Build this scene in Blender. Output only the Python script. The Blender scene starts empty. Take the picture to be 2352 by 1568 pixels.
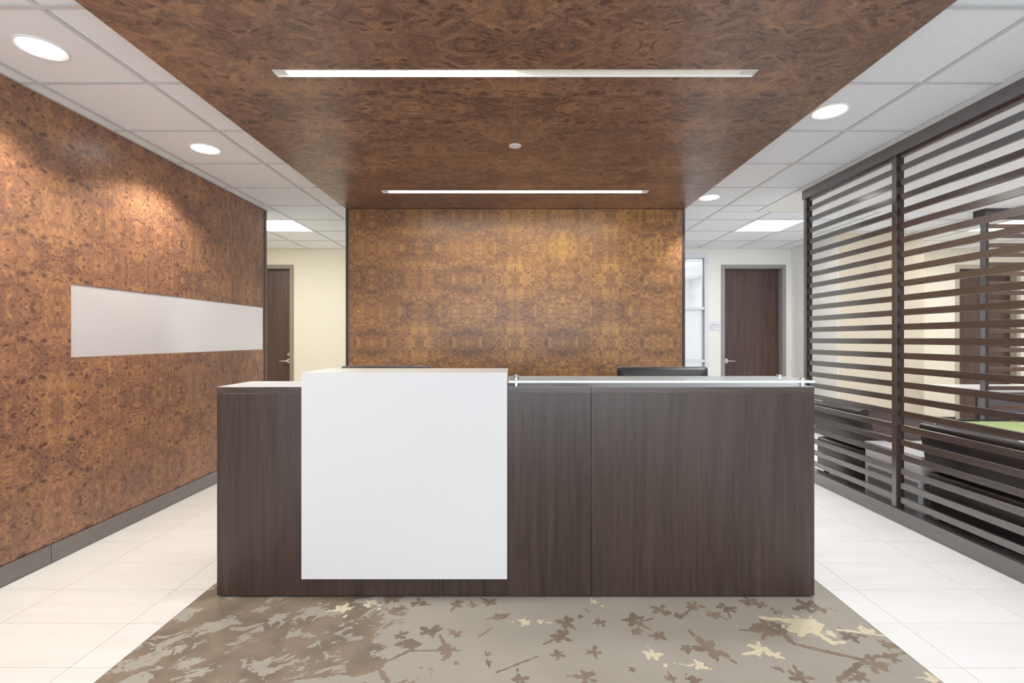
import bpy, bmesh, math, random
import numpy as np
from mathutils import Vector, Matrix

random.seed(7)
rng = np.random.default_rng(11)
C = bpy.context.scene.collection
scene = bpy.context.scene

# ------------------------------------------------------------------ camera, world, big lights, exposure
cam_d = bpy.data.cameras.new('camera')
cam_d.sensor_width = 36.0
cam_d.lens = 1105.0 / 2352.0 * 36.0
cam_d.shift_x = -7.0 / 2352.0
cam_d.shift_y = -6.0 / 2352.0
cam_d.clip_start = 0.05
cam = bpy.data.objects.new('camera', cam_d)
C.objects.link(cam)
cam.location = (0, 0, 1.32)
cam.rotation_euler = (math.pi / 2, 0, 0)
scene.camera = cam

scene.view_settings.view_transform = 'Standard'
scene.view_settings.look = 'None'
scene.view_settings.gamma = 1.0
scene.view_settings.use_curve_mapping = False
scene.view_settings.exposure = 0.33
scene.cycles.max_bounces = 8
scene.cycles.diffuse_bounces = 5
scene.cycles.use_adaptive_sampling = True
scene.cycles.adaptive_threshold = 0.04
scene.cycles.adaptive_min_samples = 20
scene.cycles.glossy_bounces = 4
scene.cycles.transmission_bounces = 8
scene.cycles.caustics_reflective = False
scene.cycles.caustics_refractive = False
scene.cycles.sample_clamp_indirect = 6.0

world = bpy.data.worlds.new('sky')
scene.world = world
world.use_nodes = True
bg = world.node_tree.nodes['Background']
bg.inputs[0].default_value = (0.86, 0.92, 1.0, 1)
bg.inputs[1].default_value = 1.0

def area_light(name, loc, rot, sx, sy, watts, col):
    d = bpy.data.lights.new(name, 'AREA')
    d.shape = 'RECTANGLE'; d.size = sx; d.size_y = sy
    d.energy = watts; d.color = col
    o = bpy.data.objects.new(name, d); C.objects.link(o)
    o.location = loc; o.rotation_euler = rot
    return o

PI = math.pi
LOUNGE_FILL_Z = 2.715
# added bluish fill behind the camera, tilted up to brighten the ceiling;
# an added overhead fill, without any fixture, brightens the lounge
area_light('front_fill_light', (0.0, -3.3, 1.35), (PI / 2 + 0.65, 0, 0), 5.4, 2.3, 150, (0.80, 0.90, 1.0))
area_light('lounge_fill_light', (5.9, 2.6, LOUNGE_FILL_Z), (0, 0, 0), 4.6, 5.0, 84, (0.97, 0.98, 1.0))

E_TROFFER = 15.0
E_STRIP = 50.0
E_DOWN = 9.0
W_SPOT = 58.0

# ------------------------------------------------------------------ node helpers
class NT:
    def __init__(self, name):
        self.m = bpy.data.materials.new(name); self.m.use_nodes = True
        self.t = self.m.node_tree
        self.t.nodes.clear()
        self.out = self.t.nodes.new('ShaderNodeOutputMaterial')
    def n(self, typ, **kw):
        nd = self.t.nodes.new(typ)
        for k, v in kw.items(): setattr(nd, k, v)
        return nd
    def put(self, sock, v):
        if hasattr(v, 'is_output') or isinstance(v, bpy.types.NodeSocket): self.t.links.new(v, sock)
        else: sock.default_value = v
    def math(self, op, a, b=0.0, c=None, clamp=False):
        nd = self.n('ShaderNodeMath', operation=op, use_clamp=clamp)
        self.put(nd.inputs[0], a); self.put(nd.inputs[1], b)
        if c is not None: self.put(nd.inputs[2], c)
        return nd.outputs[0]
    def vmath(self, op, a, b):
        nd = self.n('ShaderNodeVectorMath', operation=op)
        self.put(nd.inputs[0], a); self.put(nd.inputs[1], b)
        return nd.outputs[0]
    def xyz(self, x, y, z):
        nd = self.n('ShaderNodeCombineXYZ')
        for i, v in enumerate((x, y, z)): self.put(nd.inputs[i], v)
        return nd.outputs[0]
    def noise(self, vec, scale, detail=2.0, rough=0.5, dist=0.0):
        nd = self.n('ShaderNodeTexNoise')
        self.put(nd.inputs['Vector'], vec)
        nd.inputs['Scale'].default_value = scale; nd.inputs['Detail'].default_value = detail
        nd.inputs['Roughness'].default_value = rough; nd.inputs['Distortion'].default_value = dist
        return nd
    def smooth(self, v, a, b, lo=0.0, hi=1.0):
        nd = self.n('ShaderNodeMapRange', interpolation_type='SMOOTHSTEP')
        self.put(nd.inputs[0], v)
        for i, q in enumerate((a, b, lo, hi)): nd.inputs[i + 1].default_value = q
        return nd.outputs[0]
    def mix(self, f, a, b, mode='MIX'):
        nd = self.n('ShaderNodeMix', data_type='RGBA', blend_type=mode)
        self.put(nd.inputs[0], f); self.put(nd.inputs[6], a); self.put(nd.inputs[7], b)
        return nd.outputs[2]
    def ramp(self, f, stops):
        nd = self.n('ShaderNodeValToRGB')
        e = nd.color_ramp.elements
        while len(e) < len(stops): e.new(0.5)
        for el, (p, c) in zip(e, stops):
            el.position = p; el.color = c if len(c) == 4 else (*c, 1)
        self.put(nd.inputs[0], f)
        return nd.outputs[0]
    def pos(self):
        return self.n('ShaderNodeNewGeometry').outputs['Position']
    def sep(self, v):
        nd = self.n('ShaderNodeSeparateXYZ'); self.put(nd.inputs[0], v); return nd.outputs
    def rnd(self):
        return self.n('ShaderNodeObjectInfo').outputs['Random']
    def bsdf(self, color, rough=0.5, metal=0.0, spec=0.5, bump=None, bump_s=0.1, bump_d=0.002, **kw):
        b = self.n('ShaderNodeBsdfPrincipled')
        self.put(b.inputs['Base Color'], color)
        self.put(b.inputs['Roughness'], rough); self.put(b.inputs['Metallic'], metal)
        b.inputs['Specular IOR Level'].default_value = spec
        for k, v in kw.items(): self.put(b.inputs[k.replace('_', ' ')], v)
        if bump is not None:
            bn = self.n('ShaderNodeBump'); bn.inputs['Strength'].default_value = bump_s
            bn.inputs['Distance'].default_value = bump_d
            self.put(bn.inputs['Height'], bump); self.t.links.new(bn.outputs[0], b.inputs['Normal'])
        self.t.links.new(b.outputs[0], self.out.inputs[0])
        return self.m

def srgb(r, g, b):
    f = lambda c: (c / 255) / 12.92 if c / 255 <= 0.04045 else ((c / 255 + 0.055) / 1.055) ** 2.4
    return (f(r), f(g), f(b), 1.0)

def plain(name, col, rough=0.5, metal=0.0, spec=0.5, grain=0.04, gscale=30.0, bump=0.0):
    k = NT(name)
    nz = k.noise(k.pos(), gscale, 3.0)
    c = k.mix(k.math('MULTIPLY', nz.outputs[0], grain * 2), col, tuple(x * 0.7 for x in col[:3]) + (1,))
    return k.bsdf(c, rough, metal, spec, bump=nz.outputs[0] if bump else None, bump_s=bump)

def glow(name, col, strength):
    k = NT(name)
    e = k.n('ShaderNodeEmission')
    e.inputs[0].default_value = col; e.inputs[1].default_value = strength
    k.t.links.new(e.outputs[0], k.out.inputs[0])
    return k.m

def burl(name, ia, ib, pa, pb, oa, ob, rough=0.34, vertical=False, gain=1.0, stretch=1.0, eyes=1.0, fs=1.0, tones=((98, 73, 60), (131, 94, 70), (154, 110, 76), (190, 142, 90)), dark=0.72):
    """book-matched burl veneer: the figure is mirrored about regular axes of the plane it lies in"""
    k = NT(name)
    s = k.sep(k.pos())
    a = k.math('SUBTRACT', s[ia], oa); b = k.math('SUBTRACT', s[ib], ob)
    slow = k.noise(k.pos(), 0.9, 1.0)
    am = k.math('PINGPONG', a, pa); bm = k.math('PINGPONG', b, pb)
    if stretch != 1.0: am = k.math('MULTIPLY', am, stretch)
    if vertical: bm = k.math('MULTIPLY', bm, 0.35)
    v = k.xyz(am, bm, k.math('MULTIPLY', slow.outputs[0], 0.16))
    v = k.vmath('MULTIPLY', v, (fs, fs, 1.0))
    def warp(vec, sc, amp):
        w = k.noise(vec, sc, 2.0)
        return k.vmath('ADD', vec, k.vmath('MULTIPLY', k.vmath('SUBTRACT', w.outputs['Color'], (0.5, 0.5, 0.5)), (amp, amp, 0.0)))
    v2 = warp(warp(v, 10.0, 0.11), 34.0, 0.030)
    # burl eyes: small dark knots that the grain runs round
    vor = k.n('ShaderNodeTexVoronoi', feature='SMOOTH_F1', voronoi_dimensions='2D')
    k.put(vor.inputs['Vector'], v2); vor.inputs['Scale'].default_value = 24.0 * eyes
    vor.inputs['Smoothness'].default_value = 0.25
    vr = k.sep(vor.outputs['Color'])
    eye = k.math('MULTIPLY', k.smooth(vor.outputs['Distance'], 0.04, 0.48, 1.0, 0.0), k.smooth(vr[0], 0.45, 0.75))
    n1 = k.noise(v2, 11.0, 3.0, 0.55, 0.9).outputs[0]
    field = k.math('ADD', n1, k.math('MULTIPLY', eye, 0.16))
    def contour(freq, wd):
        t = k.math('MULTIPLY', k.math('PINGPONG', k.math('MULTIPLY', field, freq), 0.5), 2.0)
        return t, k.smooth(t, 0.0, wd, 1.0, 0.0)
    _, line = contour(25.0, 0.25)
    saw, _ = contour(58.0, 0.3)
    mask = k.smooth(k.noise(v2, 16.0, 2.0).outputs[0], 0.40, 0.56)
    line = k.math('MULTIPLY', line, mask)
    t1 = k.noise(v2, 4.0, 2.0, 0.5).outputs[0]
    t2 = k.noise(v2, 22.0, 3.0, 0.62, 0.8).outputs[0]
    t3 = k.noise(v, 150.0, 1.0, 0.6).outputs[0]
    tt = k.math('ADD', k.math('MULTIPLY', t1, 0.30), k.math('MULTIPLY', t2, 0.70))
    tt = k.math('ADD', tt, k.math('MULTIPLY', k.math('SUBTRACT', saw, 0.5), 0.15))
    tt = k.math('ADD', tt, k.math('MULTIPLY', k.math('SUBTRACT', t3, 0.5), 0.24))
    tt = k.math('ADD', tt, k.math('MULTIPLY', k.math('SUBTRACT', slow.outputs[0], 0.5), 0.22))
    g = gain
    def sc(*c):
        q = srgb(*c); return (q[0] * g, q[1] * g, q[2] * g, 1)
    col = k.ramp(tt, [(p, sc(*c)) for p, c in zip((0.35, 0.45, 0.55, 0.66), tones)])
    col = k.mix(k.math('MULTIPLY', k.smooth(eye, 0.35, 0.75), 0.72), col, sc(86, 64, 58))
    col = k.mix(k.math('MULTIPLY', line, dark), col, sc(74, 55, 48))
    return k.bsdf(col, rough, 0.0, 0.5, bump=line, bump_s=0.03, bump_d=0.001)

def laminate(name, axis, dark, light, rough=0.33, stretch=14.0, scale=34.0, spec=0.5, coat=0.0, bump=0.05, cior=1.9):
    """straight-grained dark wood; axis = direction of the grain"""
    k = NT(name)
    s = k.sep(k.pos())
    r = k.math('MULTIPLY', k.rnd(), 17.0)
    f = [1.0, 1.0, 1.0]; f[axis] = 1.0 / stretch
    v = k.xyz(*[k.math('MULTIPLY_ADD', s[i], f[i], r) for i in range(3)])
    n1 = k.noise(v, scale, 5.0, 0.62, 0.5).outputs[0]
    n2 = k.noise(v, scale * 0.28, 2.0, 0.5, 1.2).outputs[0]
    n3 = k.noise(v, scale * 4.0, 2.0).outputs[0]
    t = k.math('ADD', k.math('MULTIPLY', n1, 0.55), k.math('MULTIPLY', n2, 0.45))
    t = k.math('ADD', t, k.math('MULTIPLY', k.math('SUBTRACT', n3, 0.5), 0.18))
    t = k.math('ADD', t, k.math('MULTIPLY', k.math('SUBTRACT', k.rnd(), 0.5), 0.10))
    mid = tuple((d + l) / 2 for d, l in zip(dark, light))
    col = k.ramp(t, [(0.32, dark), (0.5, mid), (0.68, light)])
    return k.bsdf(col, k.math('MULTIPLY_ADD', n1, 0.05, rough - 0.025), 0.0, spec, bump=n1 if bump else None, bump_s=bump, bump_d=0.001, Coat_Weight=coat, Coat_IOR=cior, Coat_Roughness=0.18)

def brushed(name, col, axis, rough=0.32, metal=1.0, bump=0.02):
    k = NT(name)
    s = k.sep(k.pos())
    f = [60.0, 60.0, 60.0]; f[axis] = 1.2
    v = k.xyz(*[k.math('MULTIPLY', s[i], f[i]) for i in range(3)])
    n1 = k.noise(v, 8.0, 3.0).outputs[0]
    c = k.mix(k.math('MULTIPLY', n1, 0.25), col, tuple(x * 0.8 for x in col[:3]) + (1,))
    return k.bsdf(c, k.math('MULTIPLY_ADD', n1, 0.04, rough), metal, 0.5, bump=n1 if bump else None, bump_s=bump, bump_d=0.0005)

def ceiling_tile_mat():
    k = NT('fissured_ceiling_tile')
    p = k.pos()
    sp = k.smooth(k.noise(p, 130.0, 2.0, 0.6).outputs[0], 0.60, 0.72)
    f2 = k.noise(p, 300.0, 1.0).outputs[0]
    c = k.mix(k.math('MULTIPLY', sp, 0.35), srgb(244, 248, 252), srgb(194, 196, 199))
    c = k.mix(k.math('MULTIPLY', k.math('SUBTRACT', f2, 0.4), 0.25, clamp=True), c, srgb(214, 213, 211))
    return k.bsdf(c, 0.95, 0.0, 0.1, bump=k.math('SUBTRACT', f2, sp), bump_s=0.25, bump_d=0.002)

def tile_mat(name, col):
    k = NT(name)
    s = k.sep(k.pos())
    v = k.xyz(k.math('MULTIPLY', s[0], 0.6), k.math('MULTIPLY', s[1], 3.0), k.math('MULTIPLY', k.rnd(), 9.0))
    n1 = k.noise(v, 2.2, 4.0, 0.55, 1.0).outputs[0]
    n2 = k.noise(k.pos(), 260.0, 1.0).outputs[0]
    c = k.mix(k.smooth(n1, 0.3, 0.75, 0.0, 0.6), col, tuple(x * f for x, f in zip(col[:3], (0.93, 0.90, 0.86))) + (1,))
    c = k.mix(k.math('MULTIPLY', k.rnd(), 0.10), c, tuple(x * 0.88 for x in col[:3]) + (1,))
    return k.bsdf(c, k.math('MULTIPLY_ADD', n1, 0.1, 0.26), 0.0, 0.4, bump=n2, bump_s=0.02, bump_d=0.0005)

def carpet_mat():
    k = NT('leaf_splash_carpet')
    p = k.pos()
    ad = k.n('ShaderNodeAttribute', attribute_name='dark').outputs['Fac']
    ac = k.n('ShaderNodeAttribute', attribute_name='cream').outputs['Fac']
    am = k.n('ShaderNodeAttribute', attribute_name='mass').outputs['Fac']
    s = k.sep(p)
    # diagonal drift of the brown clouds
    u = k.math('ADD', k.math('MULTIPLY', s[0], 0.80), k.math('MULTIPLY', s[1], 0.60))
    w = k.math('SUBTRACT', k.math('MULTIPLY', s[1], 0.80), k.math('MULTIPLY', s[0], 0.60))
    v = k.xyz(k.math('MULTIPLY', u, 0.75), w, 0.37)
    cl = k.noise(v, 8.5, 8.0, 0.66, 0.5).outputs[0]
    jag = k.noise(p, 34.0, 4.0, 0.72).outputs[0]
    jg = k.math('MULTIPLY', k.math('SUBTRACT', jag, 0.53), 3.0)
    cloud = k.smooth(k.math('ADD', cl, am), 0.500, 0.512)
    fd = k.smooth(k.math('ADD', ad, jg), 0.0, 0.05)
    fc = k.smooth(k.math('ADD', ac, jg), 0.0, 0.05)
    pile = k.noise(p, 420.0, 2.0, 0.6).outputs[0]
    soft = k.noise(p, 3.0, 2.0).outputs[0]
    base = k.mix(soft, srgb(182, 176, 165), srgb(168, 162, 151))
    br = k.mix(k.smooth(k.noise(p, 6.0, 2.0).outputs[0], 0.35, 0.65), srgb(134, 121, 108), srgb(152, 137, 121))
    c = k.mix(k.math('MAXIMUM', cloud, fd), base, br)
    c = k.mix(fc, c, srgb(226, 217, 186))
    c = k.mix(k.smooth(pile, 0.35, 0.75, 0.0, 0.30), c, k.mix(1.0, c, (0.45, 0.45, 0.45, 1), 'MULTIPLY'))
    return k.bsdf(c, 1.0, 0.0, 0.05, bump=pile, bump_s=0.6, bump_d=0.004)

def glass_mat(name, col=(0.95, 0.975, 0.965, 1), milk=0.0):
    k = NT(name)
    fr = k.n('ShaderNodeFresnel'); fr.inputs['IOR'].default_value = 1.4
    tr = k.n('ShaderNodeBsdfTransparent'); tr.inputs[0].default_value = col
    gl = k.n('ShaderNodeBsdfGlossy'); gl.inputs['Roughness'].default_value = 0.01
    df = k.n('ShaderNodeBsdfDiffuse'); df.inputs[0].default_value = (0.82, 0.86, 0.86, 1)
    m0 = k.n('ShaderNodeMixShader'); m0.inputs[0].default_value = milk
    k.t.links.new(gl.outputs[0], m0.inputs[1]); k.t.links.new(df.outputs[0], m0.inputs[2])
    mx = k.n('ShaderNodeMixShader')
    k.put(mx.inputs[0], fr.outputs[0]); k.t.links.new(tr.outputs[0], mx.inputs[1]); k.t.links.new(m0.outputs[0], mx.inputs[2])
    k.t.links.new(mx.outputs[0], k.out.inputs[0])
    return k.m

def frosted_mat(name):
    k = NT(name)
    nz = k.noise(k.pos(), 400.0, 1.0).outputs[0]
    return k.bsdf(k.mix(nz, (0.97, 0.98, 1, 1), (0.93, 0.95, 0.98, 1)), 0.55, 0.0, 0.4, Transmission_Weight=0.75, IOR=1.3)

M = {}
M['burl_back'] = burl('burl_veneer_feature', 0, 2, 0.50, 0.33, 0.0, 0.95, eyes=1.5, tones=((106, 77, 56), (138, 98, 64), (158, 112, 69), (196, 147, 84)))
M['burl_left'] = burl('burl_veneer_left', 1, 2, 0.61, 0.30, 0.44, 0.60, fs=1.30, eyes=1.0, tones=((112, 82, 72), (140, 102, 83), (157, 114, 88), (188, 140, 98)), dark=0.82)
M['burl_left_v'] = burl('burl_veneer_left_straight', 1, 2, 0.61, 0.60, 0.44, 0.60, vertical=True, eyes=1.15, tones=((112, 82, 72), (140, 102, 83), (157, 114, 88), (188, 140, 98)), dark=0.82)
M['burl_canopy'] = burl('burl_veneer_canopy', 0, 1, 0.61, 0.61, 0.0, 0.40, stretch=0.72, fs=0.85, tones=((94, 74, 65), (124, 95, 80), (144, 110, 90), (172, 132, 100)), dark=0.72)
DK, LT = srgb(42, 37, 38), srgb(68, 62, 63)
M['desk_v'] = laminate('espresso_laminate_upright', 2, srgb(50, 39, 34), srgb(78, 63, 55), 0.34, 26.0, 60.0)
M['desk_h'] = laminate('espresso_laminate_level', 0, srgb(62, 49, 43), srgb(95, 80, 72), 0.30)
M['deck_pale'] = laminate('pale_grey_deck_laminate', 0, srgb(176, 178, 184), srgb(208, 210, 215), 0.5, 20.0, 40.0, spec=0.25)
M['wood_x'] = laminate('espresso_wood_across', 0, srgb(56, 40, 33), srgb(102, 73, 56), 0.5)  # browner wood tone for the far screen
M['wood_y'] = laminate('espresso_wood_along', 1, DK, LT, 0.28, 20.0, 80.0, spec=0.7, coat=1.0, bump=0, cior=2.15)
M['wood_xd'] = laminate('espresso_wood_across_dark', 0, DK, LT, 0.36, 20.0, 80.0)
M['wood_z'] = laminate('espresso_wood_upright', 2, srgb(50, 39, 36), srgb(74, 60, 56), 0.6, 20.0, 80.0, spec=0.25, bump=0)
M['wood_zl'] = laminate('espresso_lacquer_upright', 2, DK, LT, 0.30, 20.0, 80.0, spec=0.6, coat=1.0, bump=0, cior=2.15)
M['door_wood'] = laminate('dark_door_veneer', 2, srgb(66, 46, 42), srgb(100, 76, 70), 0.38, 18.0, 26.0)
M['white_gloss'] = plain('white_gloss_panel', srgb(224, 224, 224), 0.30, 0, 0.25, 0.01)
M['paint_cream'] = plain('cream_wall_paint', srgb(239, 232, 213), 0.85, 0, 0.2, 0.02, 60, 0.03)
M['paint_cream_r'] = plain('pale_cream_wall_paint', srgb(236, 230, 212), 0.85, 0, 0.2, 0.02, 60, 0.03)
M['paint_white'] = plain('off_white_wall_paint', srgb(240, 239, 234), 0.85, 0, 0.2, 0.02, 60, 0.03)
M['paint_tan'] = plain('tan_wall_paint', srgb(230, 218, 196), 0.85, 0, 0.2, 0.02, 60, 0.03)
M['paint_office'] = plain('white_office_paint', srgb(240, 242, 245), 0.85, 0, 0.2, 0.01)
M['drywall'] = plain('white_drywall', srgb(242, 242, 242), 0.9, 0, 0.1, 0.02, 80)
M['tile_ceiling'] = ceiling_tile_mat()
M['grid'] = plain('white_grid_metal', srgb(214, 216, 218), 0.5, 0, 0.3, 0.01)
M['tile_l'] = tile_mat('ivory_floor_tile', srgb(233, 233, 232))
M['tile_r'] = tile_mat('white_floor_tile', srgb(243, 243, 243))
M['grout'] = plain('grey_grout', srgb(168, 163, 152), 0.9)
M['carpet'] = carpet_mat()
M['steel_sheet'] = brushed('brushed_steel_sheet', srgb(244, 246, 255), 2, 0.20, 0.42, 0)
M['chrome'] = brushed('satin_chrome', srgb(205, 205, 208), 0, 0.18, 1.0)
M['frame_taupe'] = plain('taupe_door_frame', srgb(150, 138, 124), 0.5)
M['frame_grey'] = plain('grey_door_frame', srgb(152, 150, 150), 0.5)
M['frame_pale'] = plain('pale_door_frame', srgb(186, 175, 162), 0.5)
M['frame_white'] = plain('white_window_frame', srgb(226, 228, 234), 0.45)
M['base_dark'] = plain('dark_rubber_base', srgb(62, 60, 58), 0.5)
M['trim_dark'] = plain('dark_edge_trim', srgb(58, 46, 42), 0.4)
M['trim_brown'] = plain('brown_edge_trim', srgb(104, 88, 78), 0.35)
M['glass'] = glass_mat('clear_counter_glass', milk=0.5)
M['pane'] = glass_mat('clear_window_glass', (0.97, 0.98, 0.98, 1))
M['glass_edge'] = plain('lit_glass_edge', srgb(232, 240, 238), 0.25, 0, 0.6, 0.01)  # pale colour stands in for light caught in the glass edge
M['frost'] = frosted_mat('frosted_window_film')
M['glow_troffer'] = glow('lit_troffer_lens', (1.0, 0.99, 0.97, 1), E_TROFFER)
M['glow_strip'] = glow('lit_strip_lens', (1.0, 0.985, 0.94, 1), E_STRIP)
M['glow_down'] = glow('lit_downlight_lens', (1.0, 0.98, 0.95, 1), E_DOWN)
M['lens_faint_glow'] = NT('faint_glow_strip_lens').bsdf(srgb(240, 236, 220), 0.35, Emission_Color=(1.0, 0.97, 0.86, 1), Emission_Strength=0.10)  # weak emission stands in for light leaking over from the lit half
M['lamp_white'] = plain('white_lamp_metal', srgb(235, 235, 234), 0.35, 0, 0.5, 0.01)
M['black_plastic'] = plain('black_monitor_plastic', srgb(46, 46, 48), 0.42, 0, 0.5, 0.02)
M['grey_plastic'] = plain('silver_monitor_bezel', srgb(150, 150, 154), 0.35, 0.4)
M['screen_off'] = plain('dark_screen', srgb(16, 17, 20), 0.12)
M['leather'] = plain('dark_brown_leather', srgb(54, 45, 44), 0.30, 0, 0.6, 0.15, 90, 0.05)
M['leather_b'] = plain('brown_leather_side', srgb(96, 78, 72), 0.38, 0, 0.5, 0.12, 90, 0.05)
M['table_white'] = plain('white_table_lacquer', srgb(248, 248, 248), 0.25, 0, 0.5, 0.01)
M['table_grey'] = plain('grey_table_panel', srgb(150, 150, 150), 0.30, 0, 0.5, 0.03)
M['grey_panel'] = plain('slate_grey_panel', srgb(118, 118, 122), 0.5)
M['green'] = plain('lime_green_fabric', srgb(172, 188, 132), 0.9, 0, 0.1, 0.10, 120, 0.1)
M['black_metal'] = plain('black_metal', srgb(28, 27, 27), 0.4)
M['acrylic'] = plain('frosted_sign_acrylic', srgb(230, 231, 236), 0.25, 0, 0.5, 0.0)
M['ink'] = plain('grey_sign_ink', srgb(92, 94, 98), 0.6)
M['seam'] = plain('dark_seam', srgb(120, 100, 88), 0.6)

# ------------------------------------------------------------------ mesh helpers
def box(bm, x0, x1, y0, y1, z0, z1, bev=0.0, seg=2):
    r = bmesh.ops.create_cube(bm, size=1.0)
    vs = r['verts']
    bmesh.ops.scale(bm, vec=(x1 - x0, y1 - y0, z1 - z0), verts=vs)
    bmesh.ops.translate(bm, vec=((x0 + x1) / 2, (y0 + y1) / 2, (z0 + z1) / 2), verts=vs)
    if bev > 0:
        es = list({e for v in vs for e in v.link_edges})
        bmesh.ops.bevel(bm, geom=es, offset=bev, segments=seg, affect='EDGES', profile=0.5, clamp_overlap=True)
    return bm

def mb(*boxes, bev=0.0, seg=2):
    bm = bmesh.new()
    for b in boxes: box(bm, *b, bev=bev, seg=seg)
    return bm

def cyl(bm, c, axis, r, h, seg=24, r2=None):
    """cylinder centred at c, along axis 0/1/2"""
    rr = bmesh.ops.create_cone(bm, cap_ends=True, segments=seg, radius1=r, radius2=r if r2 is None else r2, depth=h)
    vs = rr['verts']
    rot = {0: Matrix.Rotation(PI / 2, 3, 'Y'), 1: Matrix.Rotation(-PI / 2, 3, 'X'), 2: Matrix.Identity(3)}[axis]
    bmesh.ops.rotate(bm, cent=(0, 0, 0), matrix=rot, verts=vs)
    bmesh.ops.translate(bm, vec=c, verts=vs)
    return bm

def prism(bm, pts, axis, a0, a1):
    """polygon pts (2D) extruded along axis from a0 to a1; for axis y the points are (x, z), for x (y, z), for z (x, y)"""
    def mk(p, a):
        if axis == 1: return (p[0], a, p[1])
        if axis == 0: return (a, p[0], p[1])
        return (p[0], p[1], a)
    lo = [bm.verts.new(mk(p, a0)) for p in pts]
    hi = [bm.verts.new(mk(p, a1)) for p in pts]
    n = len(pts)
    bm.faces.new(lo); bm.faces.new(hi[::-1])
    for i in range(n): bm.faces.new((lo[i], hi[i], hi[(i + 1) % n], lo[(i + 1) % n]))
    bmesh.ops.recalc_face_normals(bm, faces=bm.faces[:])
    return bm

def lathe(bm, prof, c, seg=32):
    """profile of (r, z) turned about the vertical axis at c"""
    rings = []
    for r, z in prof:
        rings.append([bm.verts.new((c[0] + r * math.cos(2 * PI * i / seg), c[1] + r * math.sin(2 * PI * i / seg), c[2] + z)) for i in range(seg)])
    for a, b in zip(rings, rings[1:]):
        for i in range(seg): bm.faces.new((a[i], a[(i + 1) % seg], b[(i + 1) % seg], b[i]))
    bm.faces.new(rings[0][::-1]); bm.faces.new(rings[-1])
    bmesh.ops.recalc_face_normals(bm, faces=bm.faces[:])
    return bm

def tube(bm, pts, r, seg=10):
    pts = [Vector(p) for p in pts]
    rings = []
    for i, p in enumerate(pts):
        d = (pts[min(i + 1, len(pts) - 1)] - pts[max(i - 1, 0)]).normalized()
        up = Vector((0, 0, 1)) if abs(d.z) < 0.9 else Vector((1, 0, 0))
        a = d.cross(up).normalized(); b = d.cross(a).normalized()
        rings.append([bm.verts.new(p + a * r * math.cos(2 * PI * j / seg) + b * r * math.sin(2 * PI * j / seg)) for j in range(seg)])
    for A, B in zip(rings, rings[1:]):
        for j in range(seg): bm.faces.new((A[j], A[(j + 1) % seg], B[(j + 1) % seg], B[j]))
    bm.faces.new(rings[0][::-1]); bm.faces.new(rings[-1])
    bmesh.ops.recalc_face_normals(bm, faces=bm.faces[:])
    return bm

WLOC = {}
def obj(name, bm, mat, parent=None, smooth=False, label=None):
    """link a bmesh given in world metres as one object; its origin goes to the middle of its underside"""
    bm.verts.ensure_lookup_table()
    co = [v.co for v in bm.verts]
    lo = Vector([min(c[i] for c in co) for i in range(3)]); hi = Vector([max(c[i] for c in co) for i in range(3)])
    org = Vector(((lo.x + hi.x) / 2, (lo.y + hi.y) / 2, lo.z))
    bmesh.ops.translate(bm, vec=-org, verts=bm.verts[:])
    me = bpy.data.meshes.new(name)
    bm.to_mesh(me); bm.free()
    if smooth:
        for p in me.polygons: p.use_smooth = True
        me.set_sharp_from_angle(angle=math.radians(38))
    me.materials.append(mat)
    o = bpy.data.objects.new(name, me); C.objects.link(o)
    if parent is not None:
        o.parent = parent; o.location = org - WLOC[parent]
    else: o.location = org
    WLOC[o] = org
    if label: o['label'] = label
    return o

def empty(name, loc):
    o = bpy.data.objects.new(name, None); C.objects.link(o)
    o.location = loc; o.empty_display_size = 0.1
    WLOC[o] = Vector(loc)
    return o

def tag(o, label, cat, group=None):
    o['label'] = label; o['category'] = cat
    if group: o['group'] = group
    return o

def thing(name, loc, label, cat, group=None):
    return tag(empty(name, loc), label, cat, group)

def struct(o):
    o['kind'] = 'structure'; return o

def instance(src, name, loc, parent):
    c = src.copy(); c.name = name; C.objects.link(c)
    c.parent = parent
    c.location = Vector(loc) - WLOC[parent] if parent is not None else loc
    WLOC[c] = Vector(loc)
    return c

# ------------------------------------------------------------------ the setting
CZ = 2.73                 # suspended ceiling
YB = 7.53                 # corridor wall
XL, XR = -2.738, 2.743    # left veneered wall, right slatted screen
CXL, CXR, CYB, CAZ = -1.770, 1.777, 5.03, 2.68   # canopy

# floor slab, tiles beside the carpet
floor = struct(obj('floor', mb((-6.2, 9.2, -3.6, 12.0, -0.12, -0.004)), M['grout']))
def floor_tile(x0, x1, y0, y1, mat):
    g = 0.0011
    return obj('floor_tile', mb((x0 + g, x1 - g, y0 + g, y1 - g, -0.010, 0.0)), mat, floor)
for i in range(-5, 19):
    y0 = 1.933 + 0.30 * i; y1 = y0 + 0.30
    if y1 > 7.53: continue
    for xa, xb, m in ((-2.726, -2.39, 'tile_l'), (-2.39, -1.79, 'tile_l'), (-1.79, -1.618, 'tile_l'),
                      (1.645, 1.794, 'tile_r'), (1.794, 2.40, 'tile_r'), (2.40, 2.739, 'tile_r')):
        floor_tile(xa, xb, y0, y1, M[m])
# the floor goes on in the same tile where it is hidden or seen only in slivers
obj('floor_field', mb((2.7395, 8.9, -3.0, 7.53, -0.008, -0.0005), (-5.9, -2.95, 5.35, 7.53, -0.008, -0.001),
                      (-2.739, -1.618, -3.0, 0.43, -0.008, -0.001), (1.645, 2.739, -3.0, 0.43, -0.008, -0.001),
                      (-2.73, -1.64, 7.34, 7.53, -0.008, -0.001)), M['tile_r'], floor)
obj('floor_field', mb((0.4, 4.3, 7.66, 11.7, -0.008, -0.001)), M['tile_l'], floor)

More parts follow.
